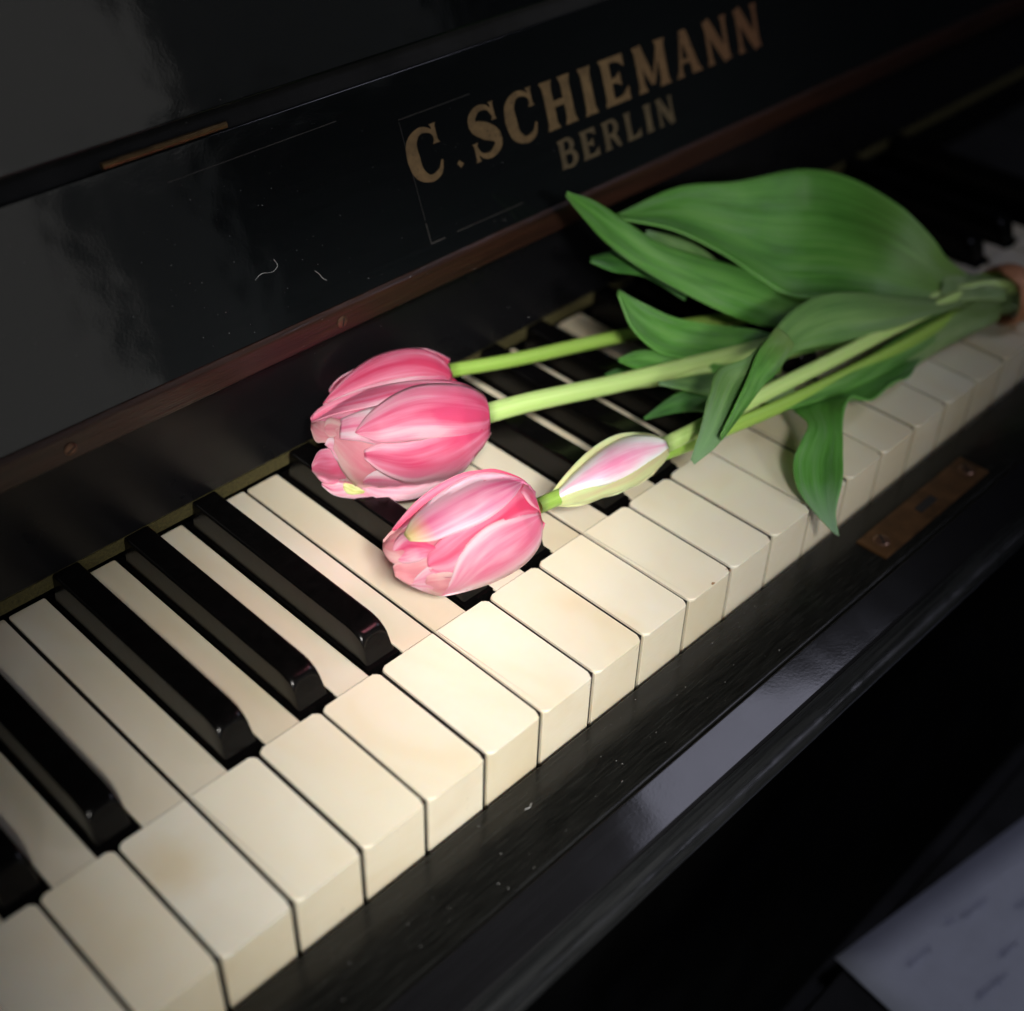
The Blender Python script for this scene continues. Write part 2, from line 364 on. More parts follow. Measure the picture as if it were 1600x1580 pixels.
# key slip (flat top), front lip, moulding nose, front face
slip = sweep('key_slip', [(-.0022, -.0215), (-.0024, -.0208), (-.0280, -.0205), (-.0290, -.0208), (-.0292, -.05), (-.0022, -.05)], M_slip, piano, bev=.0003)
lip = sweep('front_lip', [(-.0296, -.0212), (-.0300, -.0209), (-.0425, -.0254), (-.0432, -.0262), (-.0432, -.05), (-.0296, -.05)], M_lip, piano, bev=.0003)
nose = [(-.0434, -.0264), (-.0439, -.0268), (-.0443, -.0288), (-.0453, -.0305), (-.0466, -.0316), (-.0480, -.0322), (-.0491, -.0327), (-.0499, -.0335),
        (-.0503, -.0346), (-.0502, -.0358), (-.0495, -.0370), (-.0482, -.0379), (-.0465, -.0384), (-.0300, -.0390), (-.0300, -.0340), (-.0434, -.0330)]
sweep('front_moulding', nose, M_bevel, piano, nx=60, angle=50)
sweep('lower_panel', [(.060, -.70), (.060, -.06), (.080, -.06), (.080, -.70)], M_dark, piano)

def screw(parent, loc, nrm, r, slot):
    nrm = Vector(nrm).normalized(); q = nrm.to_track_quat('Z', 'Y')
    bm = bmesh.new(); rings = []
    prof = [(r * 1.0, 0), (r * .96, r * .12), (r * .8, r * .22), (r * .45, r * .28)]
    for rr, z in prof: rings.append([bm.verts.new((rr * math.cos(2 * math.pi * i / 28), rr * math.sin(2 * math.pi * i / 28), z)) for i in range(28)])
    for a, b in zip(rings, rings[1:]):
        for i in range(28): bm.faces.new((a[i], a[(i+1) % 28], b[(i+1) % 28], b[i]))
    bm.faces.new(rings[-1])
    mt = Matrix.Translation(loc) @ q.to_matrix().to_4x4()
    bmesh.ops.transform(bm, matrix=mt, verts=bm.verts)
    s = bm_obj('screw', bm, M_screw, parent)
    bm = bmesh.new(); box(bm, -r * .72, r * .72, -r * .11, r * .11, r * .22, r * .31)
    bmesh.ops.transform(bm, matrix=mt @ Matrix.Rotation(slot, 4, 'Z'), verts=bm.verts)
    return s, bm_obj('slot', bm, M_dark, None)
def on_y(u, v, y):
    d = ray(u, v); return CAM + d * ((y - CAM.y) / d.y)
for (u, v, sl) in ((110, 702, .5), (535, 503, 1.35)):
    p = on_y(u, v, .1351); s, t = screw(rail, p, (0, -1, 0), .0022, sl)
    bpy.data.objects.remove(t)
    bm = bmesh.new(); box(bm, -.0016, .0016, -.00025, .00025, .00045, .0007)
    bmesh.ops.transform(bm, matrix=Matrix.Translation(p) @ Vector((0, -1, 0)).to_track_quat('Z', 'Y').to_matrix().to_4x4() @ Matrix.Rotation(sl, 4, 'Z'), verts=bm.verts)
    bm_obj('slot', bm, M_dark, rail, False)
# brass hinge leaf in the joint
hx0, hx1 = on_face(158, 258).x, on_face(352, 192).x
bm = bmesh.new(); zc = .1286; yc = fy(zc)
ring = []
for x in (hx0, (hx0 * 2 + hx1) / 3, (hx0 + hx1 * 2) / 3, hx1):
    ring.append([bm.verts.new((x, yc + .0011 * math.cos(a), zc + .0011 * math.sin(a))) for a in [2 * math.pi * k / 10 for k in range(10)]])
for a, b in zip(ring, ring[1:]):
    for i in range(10): bm.faces.new((a[i], a[(i+1) % 10], b[(i+1) % 10], b[i]))
bm.faces.new(ring[0]); bm.faces.new(list(reversed(ring[-1])))
bm_obj('brass_hinge', bm, M_brass, piano)
# lock plate on the slip, with its screw
bm = bmesh.new(); x0, x1, y0, y1 = .2768, .352, -.0247, -.0117
box(bm, x0, x1, y0, y1, -.0206, -.0196)
bmesh.ops.bevel(bm, geom=[e for e in bm.edges if min(v.co.z for v in e.verts) > -.02], offset=.0003, segments=2, affect='EDGES')
plate = bm_obj('lock_plate', bm, M_plate, slip)
for px_ in (.2835, .3455):
    s, t = screw(plate, Vector((px_, -.0182, -.0196)), (0, 0, 1), .0033, 1.0)
    bpy.data.objects.remove(t)
    bm = bmesh.new(); box(bm, -.0025, .0025, -.0003, .0003, .0007, .00115)
    bmesh.ops.transform(bm, matrix=Matrix.Translation((px_, -.0182, -.0196)) @ Matrix.Rotation(.9, 4, 'Z'), verts=bm.verts)
    bm_obj('slot', bm, M_dark, plate, False)
bm = bmesh.new(); box(bm, .309, .321, -.0200, -.0165, -.0197, -.01945)
bm_obj('keyhole', bm, M_dark, plate, False)

# gilt lettering on the fallboard: glyphs drawn as flared strokes, each piece a hair in front of the last
UPF = Vector((0, k_f, 1)).normalized(); NF = Vector((0, -1, k_f)).normalized()
class Glyphs:
    def __init__(s): s.v = []; s.f = []; s.n = 0
    def strip(s, rows, org, sx, h):
        """rows: list of ((x,y),(x,y)) left and right points in glyph units"""
        off = .00012 + .000012 * (s.n % 12); s.n += 1; b = len(s.v)
        for l, r in rows:
            for q in (l, r): s.v.append(org + Vector((q[0] * sx, 0, 0)) + UPF * (q[1] * h) + NF * off)
        for i in range(len(rows) - 1): s.f.append((b + 2*i, b + 2*i + 1, b + 2*i + 3, b + 2*i + 2))
def flare(x, wd, y0=0, y1=1, ser=.07, x1=None, ft=True, fb=True):
    x1 = x if x1 is None else x1; rows = []
    for k in range(21):
        t = k / 20; y = y0 + (y1 - y0) * t; e = 0
        if fb: e += ser * max(0, 1 - t / .17) ** 1.6
        if ft: e += ser * max(0, 1 - (1 - t) / .17) ** 1.6
        c = x + (x1 - x) * t; rows.append(((c - wd / 2 - e, y), (c + wd / 2 + e, y)))
    return rows
def arm(x0, x1, yc, th, tip=.12, up=1, dn=1):
    rows = []
    for k in range(13):
        t = k / 12; x = x0 + (x1 - x0) * t; e = tip * max(0, (t - .55) / .45) ** 1.5
        rows.append(((x, yc + th / 2 + e * up), (x, yc - th / 2 - e * dn)))
    return rows
def arc(pts, ws):
    P = catmull([Vector((a, b, 0)) for a, b in pts], 33); rows = []
    for i, p in enumerate(P):
        t = i / 32; q = t * (len(ws) - 1); j = min(int(q), len(ws) - 2); wd = ws[j] + (ws[j+1] - ws[j]) * (q - j)
        d = (P[min(i+1, 32)] - P[max(i-1, 0)]).normalized(); n = Vector((-d.y, d.x, 0)) * wd / 2
        rows.append(((p.x + n.x, p.y + n.y), (p.x - n.x, p.y - n.y)))
    return rows
GL = {
 'C': [arc([(.86, .72), (.74, .90), (.45, .96), (.20, .78), (.16, .48), (.22, .2), (.48, .03), (.76, .10), (.88, .30)], [.06, .10, .14, .28, .34, .28, .14, .13, .05]), flare(.84, .10, .64, 1.02, .05, ft=True, fb=True)],
 'S': [arc([(.80, .74), (.70, .92), (.44, .97), (.22, .84), (.22, .66), (.48, .52), (.76, .36), (.78, .16), (.52, .02), (.26, .08), (.16, .26)], [.05, .10, .13, .2, .3, .36, .3, .2, .13, .10, .05]), flare(.82, .09, .66, 1.02, .04), flare(.14, .09, -.03, .34, .04)],
 'H': [flare(.22, .27), flare(.80, .27), arm(.22, .80, .5, .13, 0)],
 'I': [flare(.25, .30)],
 'E': [flare(.24, .27), arm(.2, .86, .94, .12, .16, 0, 1), arm(.2, .68, .5, .11, .10), arm(.2, .90, .06, .12, .18, 1, 0)],
 'M': [flare(.20, .20), flare(1.02, .27), arc([(.22, .98), (.40, .55), (.60, .12)], [.26, .25, .14]), arc([(.98, .98), (.80, .55), (.60, .12)], [.12, .11, .10])],
 'A': [flare(.16, .11, 0, 1, .09, .42, False, True), flare(.80, .27, 0, 1, .07, .46, False, True), arm(.22, .74, .33, .10, 0)],
 'N': [flare(.18, .14), flare(.86, .14), arc([(.18, .98), (.50, .5), (.84, .02)], [.28, .28, .28])],
 'B': [flare(.22, .25), arc([(.2, .95), (.58, .95), (.74, .76), (.58, .53), (.2, .53)], [.10, .12, .24, .12, .10]), arc([(.2, .53), (.62, .53), (.82, .28), (.62, .05), (.2, .05)], [.08, .12, .26, .12, .10])],
 'R': [flare(.22, .25), arc([(.2, .95), (.60, .95), (.78, .72), (.60, .48), (.2, .48)], [.10, .12, .26, .12, .10]), arc([(.50, .48), (.68, .30), (.80, .06), (.92, .04)], [.2, .24, .22, .06])],
 'L': [flare(.24, .25), arm(.2, .86, .06, .12, .20, 1, 0)],
 '.': [[((.08, .10), (.16, 0)), ((.16, .16), (.26, .06))]],
}
WD = {'C': .95, 'S': .92, 'H': 1.02, 'I': .50, 'E': .96, 'M': 1.22, 'A': .98, 'N': 1.04, 'B': .92, 'R': .98, 'L': .92, '.': .34}
def lettering(name, txt, x0, x1, z0, z1, gap, mat, extra=None):
    h = (Vector((0, fy(z1), z1)) - Vector((0, fy(z0), z0))).length
    tot = sum(WD[c] for c in txt) + gap * (len(txt) - 1); sx = (x1 - x0) / tot; g = Glyphs(); x = x0
    for i, c in enumerate(txt):
        for st in GL[c]: g.strip(st, Vector((x, fy(z0), z0)), sx, h)
        x += (WD[c] + gap) * sx
    o = mesh_obj(name, g.v, g.f, mat, fall); return o
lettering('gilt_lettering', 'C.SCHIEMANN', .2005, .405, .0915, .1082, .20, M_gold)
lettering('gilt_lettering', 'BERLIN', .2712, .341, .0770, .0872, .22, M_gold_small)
# thin worn transfer border round the name, and a faint line to its left
g = Glyphs()
def line(x0, z0, x1, z1, wd=.0004):
    a = Vector((x0, fy(z0), z0)); b = Vector((x1, fy(z1), z1)); d = (b - a).normalized(); n = NF.cross(d) * wd / 2; n0 = len(g.v); o = NF * .0001
    g.v += [a + n + o, a - n + o, b - n + o, b + n + o]; g.f.append((n0, n0+1, n0+2, n0+3))
line(.2011, .0721, .2011, .079); line(.2011, .0800, .2011, .1125, .0002)
line(.2011, .1131, .235, .1131, .0003); line(.2011, .0721, .208, .0721, .0006); line(.214, .0723, .248, .0722, .0003); line(.110, .1188, .176, .1192, .0003)
mesh_obj('transfer_border', g.v, g.f, M_goldline, fall)

# ------------------------------------------------------------------ keys
P = 0.0235; GAP = .0015
ORD = ['zeroth', 'first', 'second', 'third', 'fourth', 'fifth', 'sixth', 'seventh', 'eighth', 'ninth', 'tenth', 'eleventh', 'twelfth', 'thirteenth',
       'fourteenth', 'fifteenth', 'sixteenth', 'seventeenth', 'eighteenth', 'nineteenth', 'twentieth', 'twenty-first', 'twenty-second', 'twenty-third', 'twenty-fourth']
def note(i): return (i + 2) % 7            # 0=C .. 6=B for the white key between gap i and i+1
CUT = {1: (-.38, .20), 2: (-.21, .38), 4: (-.40, .16), 5: (-.28, .31), 6: (-.14, .44)}   # black key left of note index
def rounded(x0, x1, y0, y1, rf, rbl, rbr, n=6):
    pts = []
    def corner(cx, cy, r, a0):
        for k in range(n + 1):
            a = R(a0 + 90 * k / n); pts.append((cx + r * math.cos(a), cy + r * math.sin(a)))
    corner(x0 + rf, y0 + rf, rf, 180); corner(x1 - rf, y0 + rf, rf, 270)
    corner(x1 - rbr, y1 - rbr, rbr, 0); corner(x0 + rbl, y1 - rbl, rbl, 90)
    return pts
def slab(name, pts, z0, z1, mat, parent, bev=.0005):
    bm = bmesh.new(); lo = [bm.verts.new((x, y, z0)) for x, y in pts]; hi = [bm.verts.new((x, y, z1)) for x, y in pts]; n = len(pts)
    for i in range(n): bm.faces.new((lo[i], lo[(i+1) % n], hi[(i+1) % n], hi[i]))
    bm.faces.new(hi); bm.faces.new(list(reversed(lo)))
    if bev:
        es = [e for e in bm.edges if all(abs(v.co.z - z1) < 1e-6 for v in e.verts)]
        bmesh.ops.bevel(bm, geom=es, offset=bev, segments=3, profile=.5, affect='EDGES')
    return bm_obj(name, bm, mat, parent, True, 50)
WHITE = {-3: 'barely in the frame', -2: 'in the dim lower left corner', -1: 'dim with a plain head', 0: 'with an orange brown stain on its head'}
HEADL = .0474
for i in range(-4, 22):
    nt_i = note(i); x0, x1 = i * P + GAP / 2, (i + 1) * P - GAP / 2
    jx = random.uniform(-.0001, .0001); dz = random.uniform(-.00025, .0002)
    lcut = CUT.get(nt_i); rcut = CUT.get(nt_i + 1) if nt_i < 6 else None
    tx0 = i * P + lcut[1] * P + .0003 if lcut else x0; tx1 = (i + 1) * P + rcut[0] * P - .0003 if rcut else x1
    n = i + 3
    if n >= 1: lab = f'yellowed ivory white key, {ORD[min(n,24)]} from the left along the keyboard front'
    else: lab = f'yellowed ivory white key, {["first", "second"][-n]} beyond the left edge of the photo'
    if i == 0: lab = 'ivory white key with an orange brown stain on its head, third from the left'
    if i == 8: lab = 'ivory white key with a chipped right front corner, eleventh from the left'
    k = thing('white_key', lab, 'piano key', ((x0 + x1) / 2, 0, dz), 'white piano keys')
    ox = (x0 + x1) / 2
    def sh(a): return a - ox
    mat = M_stain if i == 0 else M_ivory
    slab('key_head', rounded(sh(x0) + jx, sh(x1) + jx, -.0008, HEADL, .0026, .0016 if lcut else .0001, .0016 if rcut else .0001), -.0010, 0, mat, k)
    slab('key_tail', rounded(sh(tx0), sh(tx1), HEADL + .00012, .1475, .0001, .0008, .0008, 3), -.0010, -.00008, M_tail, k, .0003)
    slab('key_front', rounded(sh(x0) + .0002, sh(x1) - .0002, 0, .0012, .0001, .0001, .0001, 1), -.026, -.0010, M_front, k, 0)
    bm = bmesh.new(); box(bm, sh(x0) + .0003, sh(x1) - .0003, .0012, HEADL - .0002, -.026, -.00105)
    box(bm, sh(tx0) + .0002, sh(tx1) - .0002, HEADL - .0001, .1474, -.026, -.00105)
    bm_obj('key_body', bm, M_keywood, k, False)
    if i == 8:
        bm = bmesh.new()
        for (u, v, r) in ((1114, 911, .0011), (1140, 891, .0007), (1135, 889, .0004)):
            p = pz(u, v, .00005); ring = [bm.verts.new((p.x - ox + r * math.cos(a) * random.uniform(.5, 1.1), p.y + r * .6 * math.sin(a) * random.uniform(.6, 1.1), .00006)) for a in [2 * math.pi * q / 9 for q in range(9)]]
            bm.faces.new(ring)
        c = bm_obj('chip', bm, plain('brown_chip', (.30, .16, .06), .7), k, False); c['label'] = 'small brown chips at the front corner'
# black keys
BL = 0.1422
def black_key(xc, lab, lo, hi):
    k = thing('black_key', lab, 'piano key', (xc, 0, random.uniform(-.0001, .0001)), 'black piano keys')
    wb, wt = .0057, .0048; y0, yt, H = .0497, .0565, .0116
    def sect(wb_, wt_, h, rc, z0, n=7, m=6):
        pts = []                                     # half outline, bottom left up to the crown, then mirrored
        for q in range(n): t = q / n; pts.append((-(wb_ + (wt_ - wb_) * t * (h - rc - z0) / (h - z0)), z0 + (h - rc - z0) * t))
        xw = pts[-1][0] * 0 - (wb_ + (wt_ - wb_) * (h - rc - z0) / (h - z0))
        rx = min(rc * 1.05, -xw)
        for q in range(m + 1): a = math.pi / 2 * q / m; pts.append((xw + rx * (1 - math.cos(a)), h - rc + rc * math.sin(a)))
        pts.append((pts[-1][0] * .5, h))
        return pts + [(0, h)] + [(-x, z) for x, z in reversed(pts)]
    body = sect(wb, wt, H, .0011, .0006); arch = sect(.0050, .0044, .0086, .0040, .0009)
    bm = bmesh.new(); rings = []
    fa = lambda z: y0 + .0002 + z * .40
    NS = 12
    for q in range(NS + 1):
        t = q / NS; f = math.sin(t * math.pi / 2) ** .9; g_ = 1 - math.cos(t * math.pi / 2)
        ring = []
        for (xa, za), (xb, zb) in zip(arch, body):
            low = max(0, 1 - zb / H)                  # the foot of the sides comes forward further than the crown
            yb = .0512 + .0098 * (1 - low) ** .8
            ring.append(bm.verts.new((xa + (xb - xa) * f, fa(za) + (yb - fa(za)) * g_, za + (zb - za) * f)))
        rings.append(ring)
    rings.append([bm.verts.new((x, BL, z)) for x, z in body])
    for a, b in zip(rings, rings[1:]):
        for q in range(len(a) - 1): bm.faces.new((a[q], a[q+1], b[q+1], b[q]))
        bm.faces.new((a[-1], a[0], b[0], b[-1]))
    cap = bm.faces.new(rings[0]); bm.faces.new(list(reversed(rings[-1])))
    bm_obj('key_top', bm, M_ebony, k, True, 24)
    k.rotation_euler = (0, random.uniform(-.012, .012), random.uniform(-.0025, .0025))
    bm = bmesh.new(); box(bm, lo + .0004, hi - .0004, .0489, BL + .004, -.026, .0005)
    bm_obj('key_body', bm, M_ebony, k, False)
    return k
bn = 0; WHERE = {1: 'in the dim lower left corner', 2: 'its front stepping off the left edge', 3: 'left of the group of three',}
for i in range(-4, 24):
    c = CUT.get(note(i))
    if not c: continue
    lo, hi = i * P + c[0] * P, i * P + c[1] * P; xc = (lo + hi) / 2
    names = {-4: 'black key beyond the left edge, second outside the photo', -3: 'black key beyond the left edge, nearest outside the photo',
             -1: 'glossy black key cut by the left edge of the photo, leftmost in view', 0: 'glossy black key second from the left, front end fully seen',
             2: 'glossy black key, first of the three lying uncovered left of the flowers', 3: 'glossy black key, middle of the three lying uncovered left of the flowers',
             4: 'glossy black key, last of the three uncovered ones, nearest the tulip flowers', 6: 'black key under the two front tulip flowers, its end showing below them',
             7: 'black key whose front end peeks out right of the lower tulip flower', 9: 'black key with its front end under the tip of the closed bud',
             10: 'black key with its front end under the base of the closed bud'}
    xo = xc
    lab = names.get(i, None)
    if lab is None:
        bn += 1; lab = f'black key, {ORD[bn]} to the right of the closed bud under the leaves'
    black_key(xc, lab, lo - xc, hi - xc)

# ------------------------------------------------------------------ grid surfaces for leaves and petals
def grid_obj(name, rows, mat, parent, thick, flip=False):
    """rows[t][s] -> Vector"""
    nt, ns = len(rows), len(rows[0]); V = []; U = []; F = []
    for t in range(nt):
        for s in range(ns): V.append(rows[t][s]); U.append((s / (ns - 1), t / (nt - 1)))
    for t in range(nt - 1):
        for s in range(ns - 1):
            a = t * ns + s; F.append((a, a + 1, a + ns + 1, a + ns))
    o = mesh_obj(name, V, F, mat, parent, U, True)
    md = o.modifiers.new('thickness', 'SOLIDIFY'); md.thickness = thick; md.offset = 0
    return o
def leaf(name, L, Rr, mat, parent, cup=.0, wave=0, ns=15, nt=56, thick=.0007, label=None, fold=0):
    """L, Rr: the two margins as (u, v, height), base to tip; cup lifts (+) or sinks (-) the middle; wave ripples it"""
    A = catmull([pz(*p) for p in L], nt); B = catmull([pz(*p) for p in Rr], nt); rows = []
    ph = random.uniform(0, 6)
    for t in range(nt):
        a, b = A[t], B[t]; wd = (b - a).length; n = (CAM - (a + b) / 2).normalized(); row = []
        along = (A[min(t+1, nt-1)] - A[max(t-1, 0)] + B[min(t+1, nt-1)] - B[max(t-1, 0)])
        nn = along.cross(b - a)
        if nn.length > 1e-9:
            nn.normalize()
            if nn.dot(n) < 0: nn = -nn
        else: nn = n
        for s in range(ns):
            q = s / (ns - 1); x = 2 * q - 1
            h = cup * wd * (1 - x * x) + fold * wd * (1 - abs(x)) + wave * wd * math.sin(t * .28 + ph) * x * abs(x)
            row.append(a.lerp(b, q) + nn * h)
        rows.append(row)
    o = grid_obj(name, rows, mat, parent, thick)
    if label: o['label'] = label
    return o
def stem(pts, r, mat, parent, name='stem', n=60, ns=16, ridge=.06):
    C = catmull([pz(*p) for p in pts], n); V = []; U = []; F = []
    for i, c in enumerate(C):
        d = (C[min(i+1, n-1)] - C[max(i-1, 0)]).normalized(); a = d.cross(Vector((0, 0, 1))).normalized(); b = a.cross(d)
        rr = r[0] + (r[1] - r[0]) * i / (n - 1)
        for k in range(ns):
            t = 2 * math.pi * k / ns; q = rr * (1 + ridge * math.cos(3 * t + 1 + i * .02))
            V.append(c + a * math.cos(t) * q + b * math.sin(t) * q); U.append((k / ns, i / (n - 1)))
    for i in range(n - 1):
        for k in range(ns): F.append((i*ns + k, i*ns + (k+1) % ns, (i+1)*ns + (k+1) % ns, (i+1)*ns + k))
    F.append(tuple(range(ns))); F.append(tuple(reversed(range((n-1)*ns, n*ns))))
    return mesh_obj(name, V, F, mat, parent, U, True)

class Flower:
    """a cup round an axis: margins traced on its side are laid on the egg-shaped body, layer over layer"""
    def __init__(s, root, base, tip, R, prof=None, depth=1.0):
        s.root = root; s.Pb = pz(*base); s.Pt = pz(*tip); s.R = R; s.depth = depth
        s.L = (s.Pt - s.Pb).length; s.A = (s.Pt - s.Pb).normalized(); c = (s.Pb + s.Pt) / 2
        V = (CAM - c).normalized(); s.V = (V - s.A * V.dot(s.A)).normalized(); s.B = s.A.cross(s.V); s.c = c
        s.prof = prof or [(-.05, .18), (0, .38), (.06, .66), (.15, .87), (.3, 1), (.45, 1), (.6, .94), (.75, .82), (.9, .62), (1, .45), (1.2, .2)]
    def rad(s, t):
        p = s.prof
        if t <= p[0][0]: return p[0][1] * s.R
        for a, b in zip(p, p[1:]):
            if t <= b[0]:
                q = (t - a[0]) / (b[0] - a[0]); q = q * q * (3 - 2 * q) * .5 + q * .5; return (a[1] + (b[1] - a[1]) * q) * s.R
        return p[-1][1] * s.R
    def lay(s, u, v, off):
        d = ray(u, v); k = (s.c - CAM).dot(s.V) / d.dot(s.V); q = CAM + d * k
        a = (q - s.Pb).dot(s.A); b = (q - s.Pb).dot(s.B); r = s.rad(a / s.L)
        h = math.sqrt(max(0, r * r * 1.02 - b * b)) * s.depth + off
        k2 = h / (CAM - q).dot(s.V); return q + (CAM - q) * k2
    def petal(s, L, Rr, mat, layer=0, bulge=.8, tip=0, nt=34, ns=17, label=None, frame=None, wob=.25, edge=0):
        f = frame or (lambda x, y: (x, y))
        A = catmull([Vector((*f(*p), 0)) for p in L], nt); B = catmull([Vector((*f(*p), 0)) for p in Rr], nt); rows = []
        ph = random.uniform(0, 6)
        for t in range(nt):
            row = []; T = t / (nt - 1)
            for i in range(ns):
                q = i / (ns - 1); x = 2 * q - 1; p = A[t].lerp(B[t], q)
                off = (layer * .30 + bulge * (1 - x * x) * math.sin(math.pi * min(1, T * .9 + .1)) ** .5 + tip * T ** 3 + edge * x * x * T
                       + wob * math.sin(x * 4 + ph) * math.sin(T * 5 + ph)) * .001
                row.append(s.lay(p.x, p.y, off))
            rows.append(row)
        o = grid_obj('petal', rows, mat, s.root, .00032)
        if label: o['label'] = label
        return o
    def hidden(s, mat, t1=.95, scale=.97, angs=(180, 130, 230), span=84):
        for a0 in angs:
            rows = []
            for t in range(26):
                T = t / 25; hw = R(span / 2) * min(1, .35 + T * 2) * (1 if T < .7 else math.sqrt(max(.0, 1 - ((T - .7) / .3) ** 2)) * .95 + .05)
                row = []
                for i in range(17):
                    th = R(a0) + (2 * i / 16 - 1) * hw; r = s.rad(T * t1) * scale
                    row.append(s.Pb + s.A * (T * t1 * s.L) + (s.V * math.cos(th) * s.depth + s.B * math.sin(th)) * r)
                rows.append(row)
            grid_obj('petal', rows, mat, s.root, .0005)
Z5 = lambda x, y: (470 + x / 3.7625, 530 + y / 3.7625)
Z4 = lambda x, y: (450 + x / 2.4615, 500 + y / 2.4615)

# --- the back tulip
t0 = thing('tulip', 'open pink tulip lying furthest back, half hidden behind the middle flower', 'tulip', (0, 0, 0), 'tulips in the bouquet')
F0 = Flower(t0, (712, 578, .029), (500, 645, .030), .0145)
F0.hidden(M_pdeep, .86, .86)
F0.petal([(890, 215), (800, 330), (600, 380), (300, 420), (130, 385)], [(890, 195), (800, 195), (600, 215), (350, 285), (135, 378)], M_ppale, 1, .3, frame=Z5)
F0.petal([(892, 240), (700, 218), (500, 245), (300, 310), (130, 384)], [(890, 200), (845, 130), (770, 78), (680, 55), (560, 62), (420, 108), (300, 190), (200, 290), (130, 378)], M_pdeep, 2, .5, frame=Z5)
# --- the middle tulip
t1 = thing('tulip', 'largest open pink tulip in the middle, its ruffled mouth pointing left', 'tulip', (0, 0, 0), 'tulips in the bouquet')
F1 = Flower(t1, (764, 652, .030), (487, 705, .026), .0182)
F1.hidden(M_psalmon, .84, .90)
# inner lobes at the mouth
F1.petal([(420, 640), (300, 560), (180, 500), (100, 475), (62, 485)], [(420, 700), (300, 640), (150, 610), (90, 605), (58, 530)], M_psalmon, -3.5, .8, frame=Z5, edge=.4)
F1.petal([(420, 560), (300, 500), (220, 470), (160, 465), (138, 510)], [(420, 640), (300, 620), (210, 585), (170, 580), (140, 545)], M_psalmon, -2.2, .8, frame=Z5, edge=.4)
F1.petal([(420, 700), (300, 640), (200, 640), (110, 655), (64, 735)], [(420, 900), (330, 880), (250, 860), (140, 850), (66, 775)], M_p, -3.2, .6, frame=Z5, label='round deep pink lobe at the mouth')
F1.petal([(420, 830), (330, 810), (260, 810), (190, 850), (122, 848)], [(500, 944), (400, 940), (280, 935), (190, 915), (126, 862)], M_ppale, -2.4, .4, frame=Z5)
F1.petal([(380, 890), (330, 868), (290, 846), (268, 838), (250, 850)], [(370, 908), (330, 912), (300, 914), (270, 905), (250, 880)], M_pyel, -.2, .2, frame=Z5, label='torn yellow green petal piece')
F1.petal([(520, 620), (400, 590), (260, 590), (170, 580), (140, 620)], [(520, 760), (400, 760), (300, 740), (220, 720), (175, 650)], M_ppale, -1.8, .5, frame=Z5, edge=.4)
F1.petal([(600, 640), (440, 560), (330, 500), (260, 470), (196, 520)], [(600, 860), (440, 880), (350, 888), (240, 770), (190, 640)], M_psalmon, -.8, .6, frame=Z5)
F1.petal([(700, 420), (560, 400), (440, 400), (330, 430), (235, 470)], [(700, 640), (560, 620), (440, 620), (340, 600), (225, 590)], M_ppale, .2, .5, frame=Z5)
F1.petal([(500, 420), (330, 400), (200, 430), (120, 455), (72, 490)], [(500, 560), (330, 560), (230, 560), (150, 550), (90, 540)], M_p, -3.0, .4, frame=Z5)
# long upper margin petal
F1.petal([(1060, 320), (960, 262), (800, 240), (600, 252), (400, 292), (230, 345), (110, 405), (56, 462)], [(1060, 420), (960, 360), (760, 330), (560, 355), (430, 395), (300, 420), (180, 448), (62, 490)], M_p, .9, .5, frame=Z5, label='long outer petal along the top')
# bottom petal
F1.petal([(1112, 520), (1000, 640), (850, 720), (640, 780), (480, 760), (400, 775), (368, 810)], [(1108, 560), (1062, 640), (950, 785), (830, 880), (640, 945), (470, 943), (362, 885)], M_ppale, .9, .6, frame=Z5)
# centre petals
F1.petal([(1112, 470), (1050, 440), (860, 500), (640, 590), (460, 612), (372, 655)], [(1112, 560), (1050, 660), (930, 770), (790, 830), (640, 850), (480, 790), (375, 705)], M_p, 2.2, .9, frame=Z5, label='lower middle petal with deep pink streaks')
F1.petal([(1105, 400), (1075, 325), (990, 280), (880, 262), (700, 268), (560, 318), (440, 400), (378, 462), (320, 548)], [(1114, 500), (1080, 560), (980, 590), (860, 592), (700, 596), (560, 610), (450, 606), (380, 578), (324, 554)], M_p, 3.4, 1.1, frame=Z5, label='large upper middle petal with dark pink tip')
# --- the lower tulip
t2 = thing('tulip', 'lowest open pink tulip, in front, a yellow spot on its upper petal tip', 'tulip', (0, 0, 0), 'tulips in the bouquet')
F2 = Flower(t2, (846, 795, .0255), (604, 893, .020), .0158)
F2.hidden(M_p, .86, .88)
F2.petal([(820, 1180), (700, 1110), (600, 1090), (538, 1122), (484, 1180)], [(800, 1300), (700, 1320), (600, 1335), (530, 1310), (482, 1245)], M_psalmon, -2, .7, frame=Z5, edge=.4)
F2.petal([(800, 1200), (720, 1160), (620, 1130), (560, 1180), (540, 1240)], [(800, 1260), (740, 1290), (660, 1315), (600, 1318), (550, 1290)], M_p, -1.2, .6, frame=Z5, edge=.4)
F2.petal([(860, 1250), (760, 1270), (660, 1300), (570, 1310), (540, 1335)], [(860, 1400), (760, 1420), (700, 1440), (640, 1445), (555, 1395)], M_psalmon, -1.6, .5, frame=Z5, edge=.4)
F2.petal([(980, 1330), (860, 1300), (760, 1330), (700, 1375), (640, 1440)], [(980, 1480), (900, 1500), (830, 1512), (740, 1490), (650, 1452)], M_ppale, -.9, .5, frame=Z5, edge=.4)
F2.petal([(980, 1400), (880, 1370), (800, 1375), (745, 1390), (733, 1420)], [(980, 1480), (900, 1500), (830, 1510), (770, 1490), (738, 1460)], M_psalmon, 0, .5, frame=Z5, edge=.4)
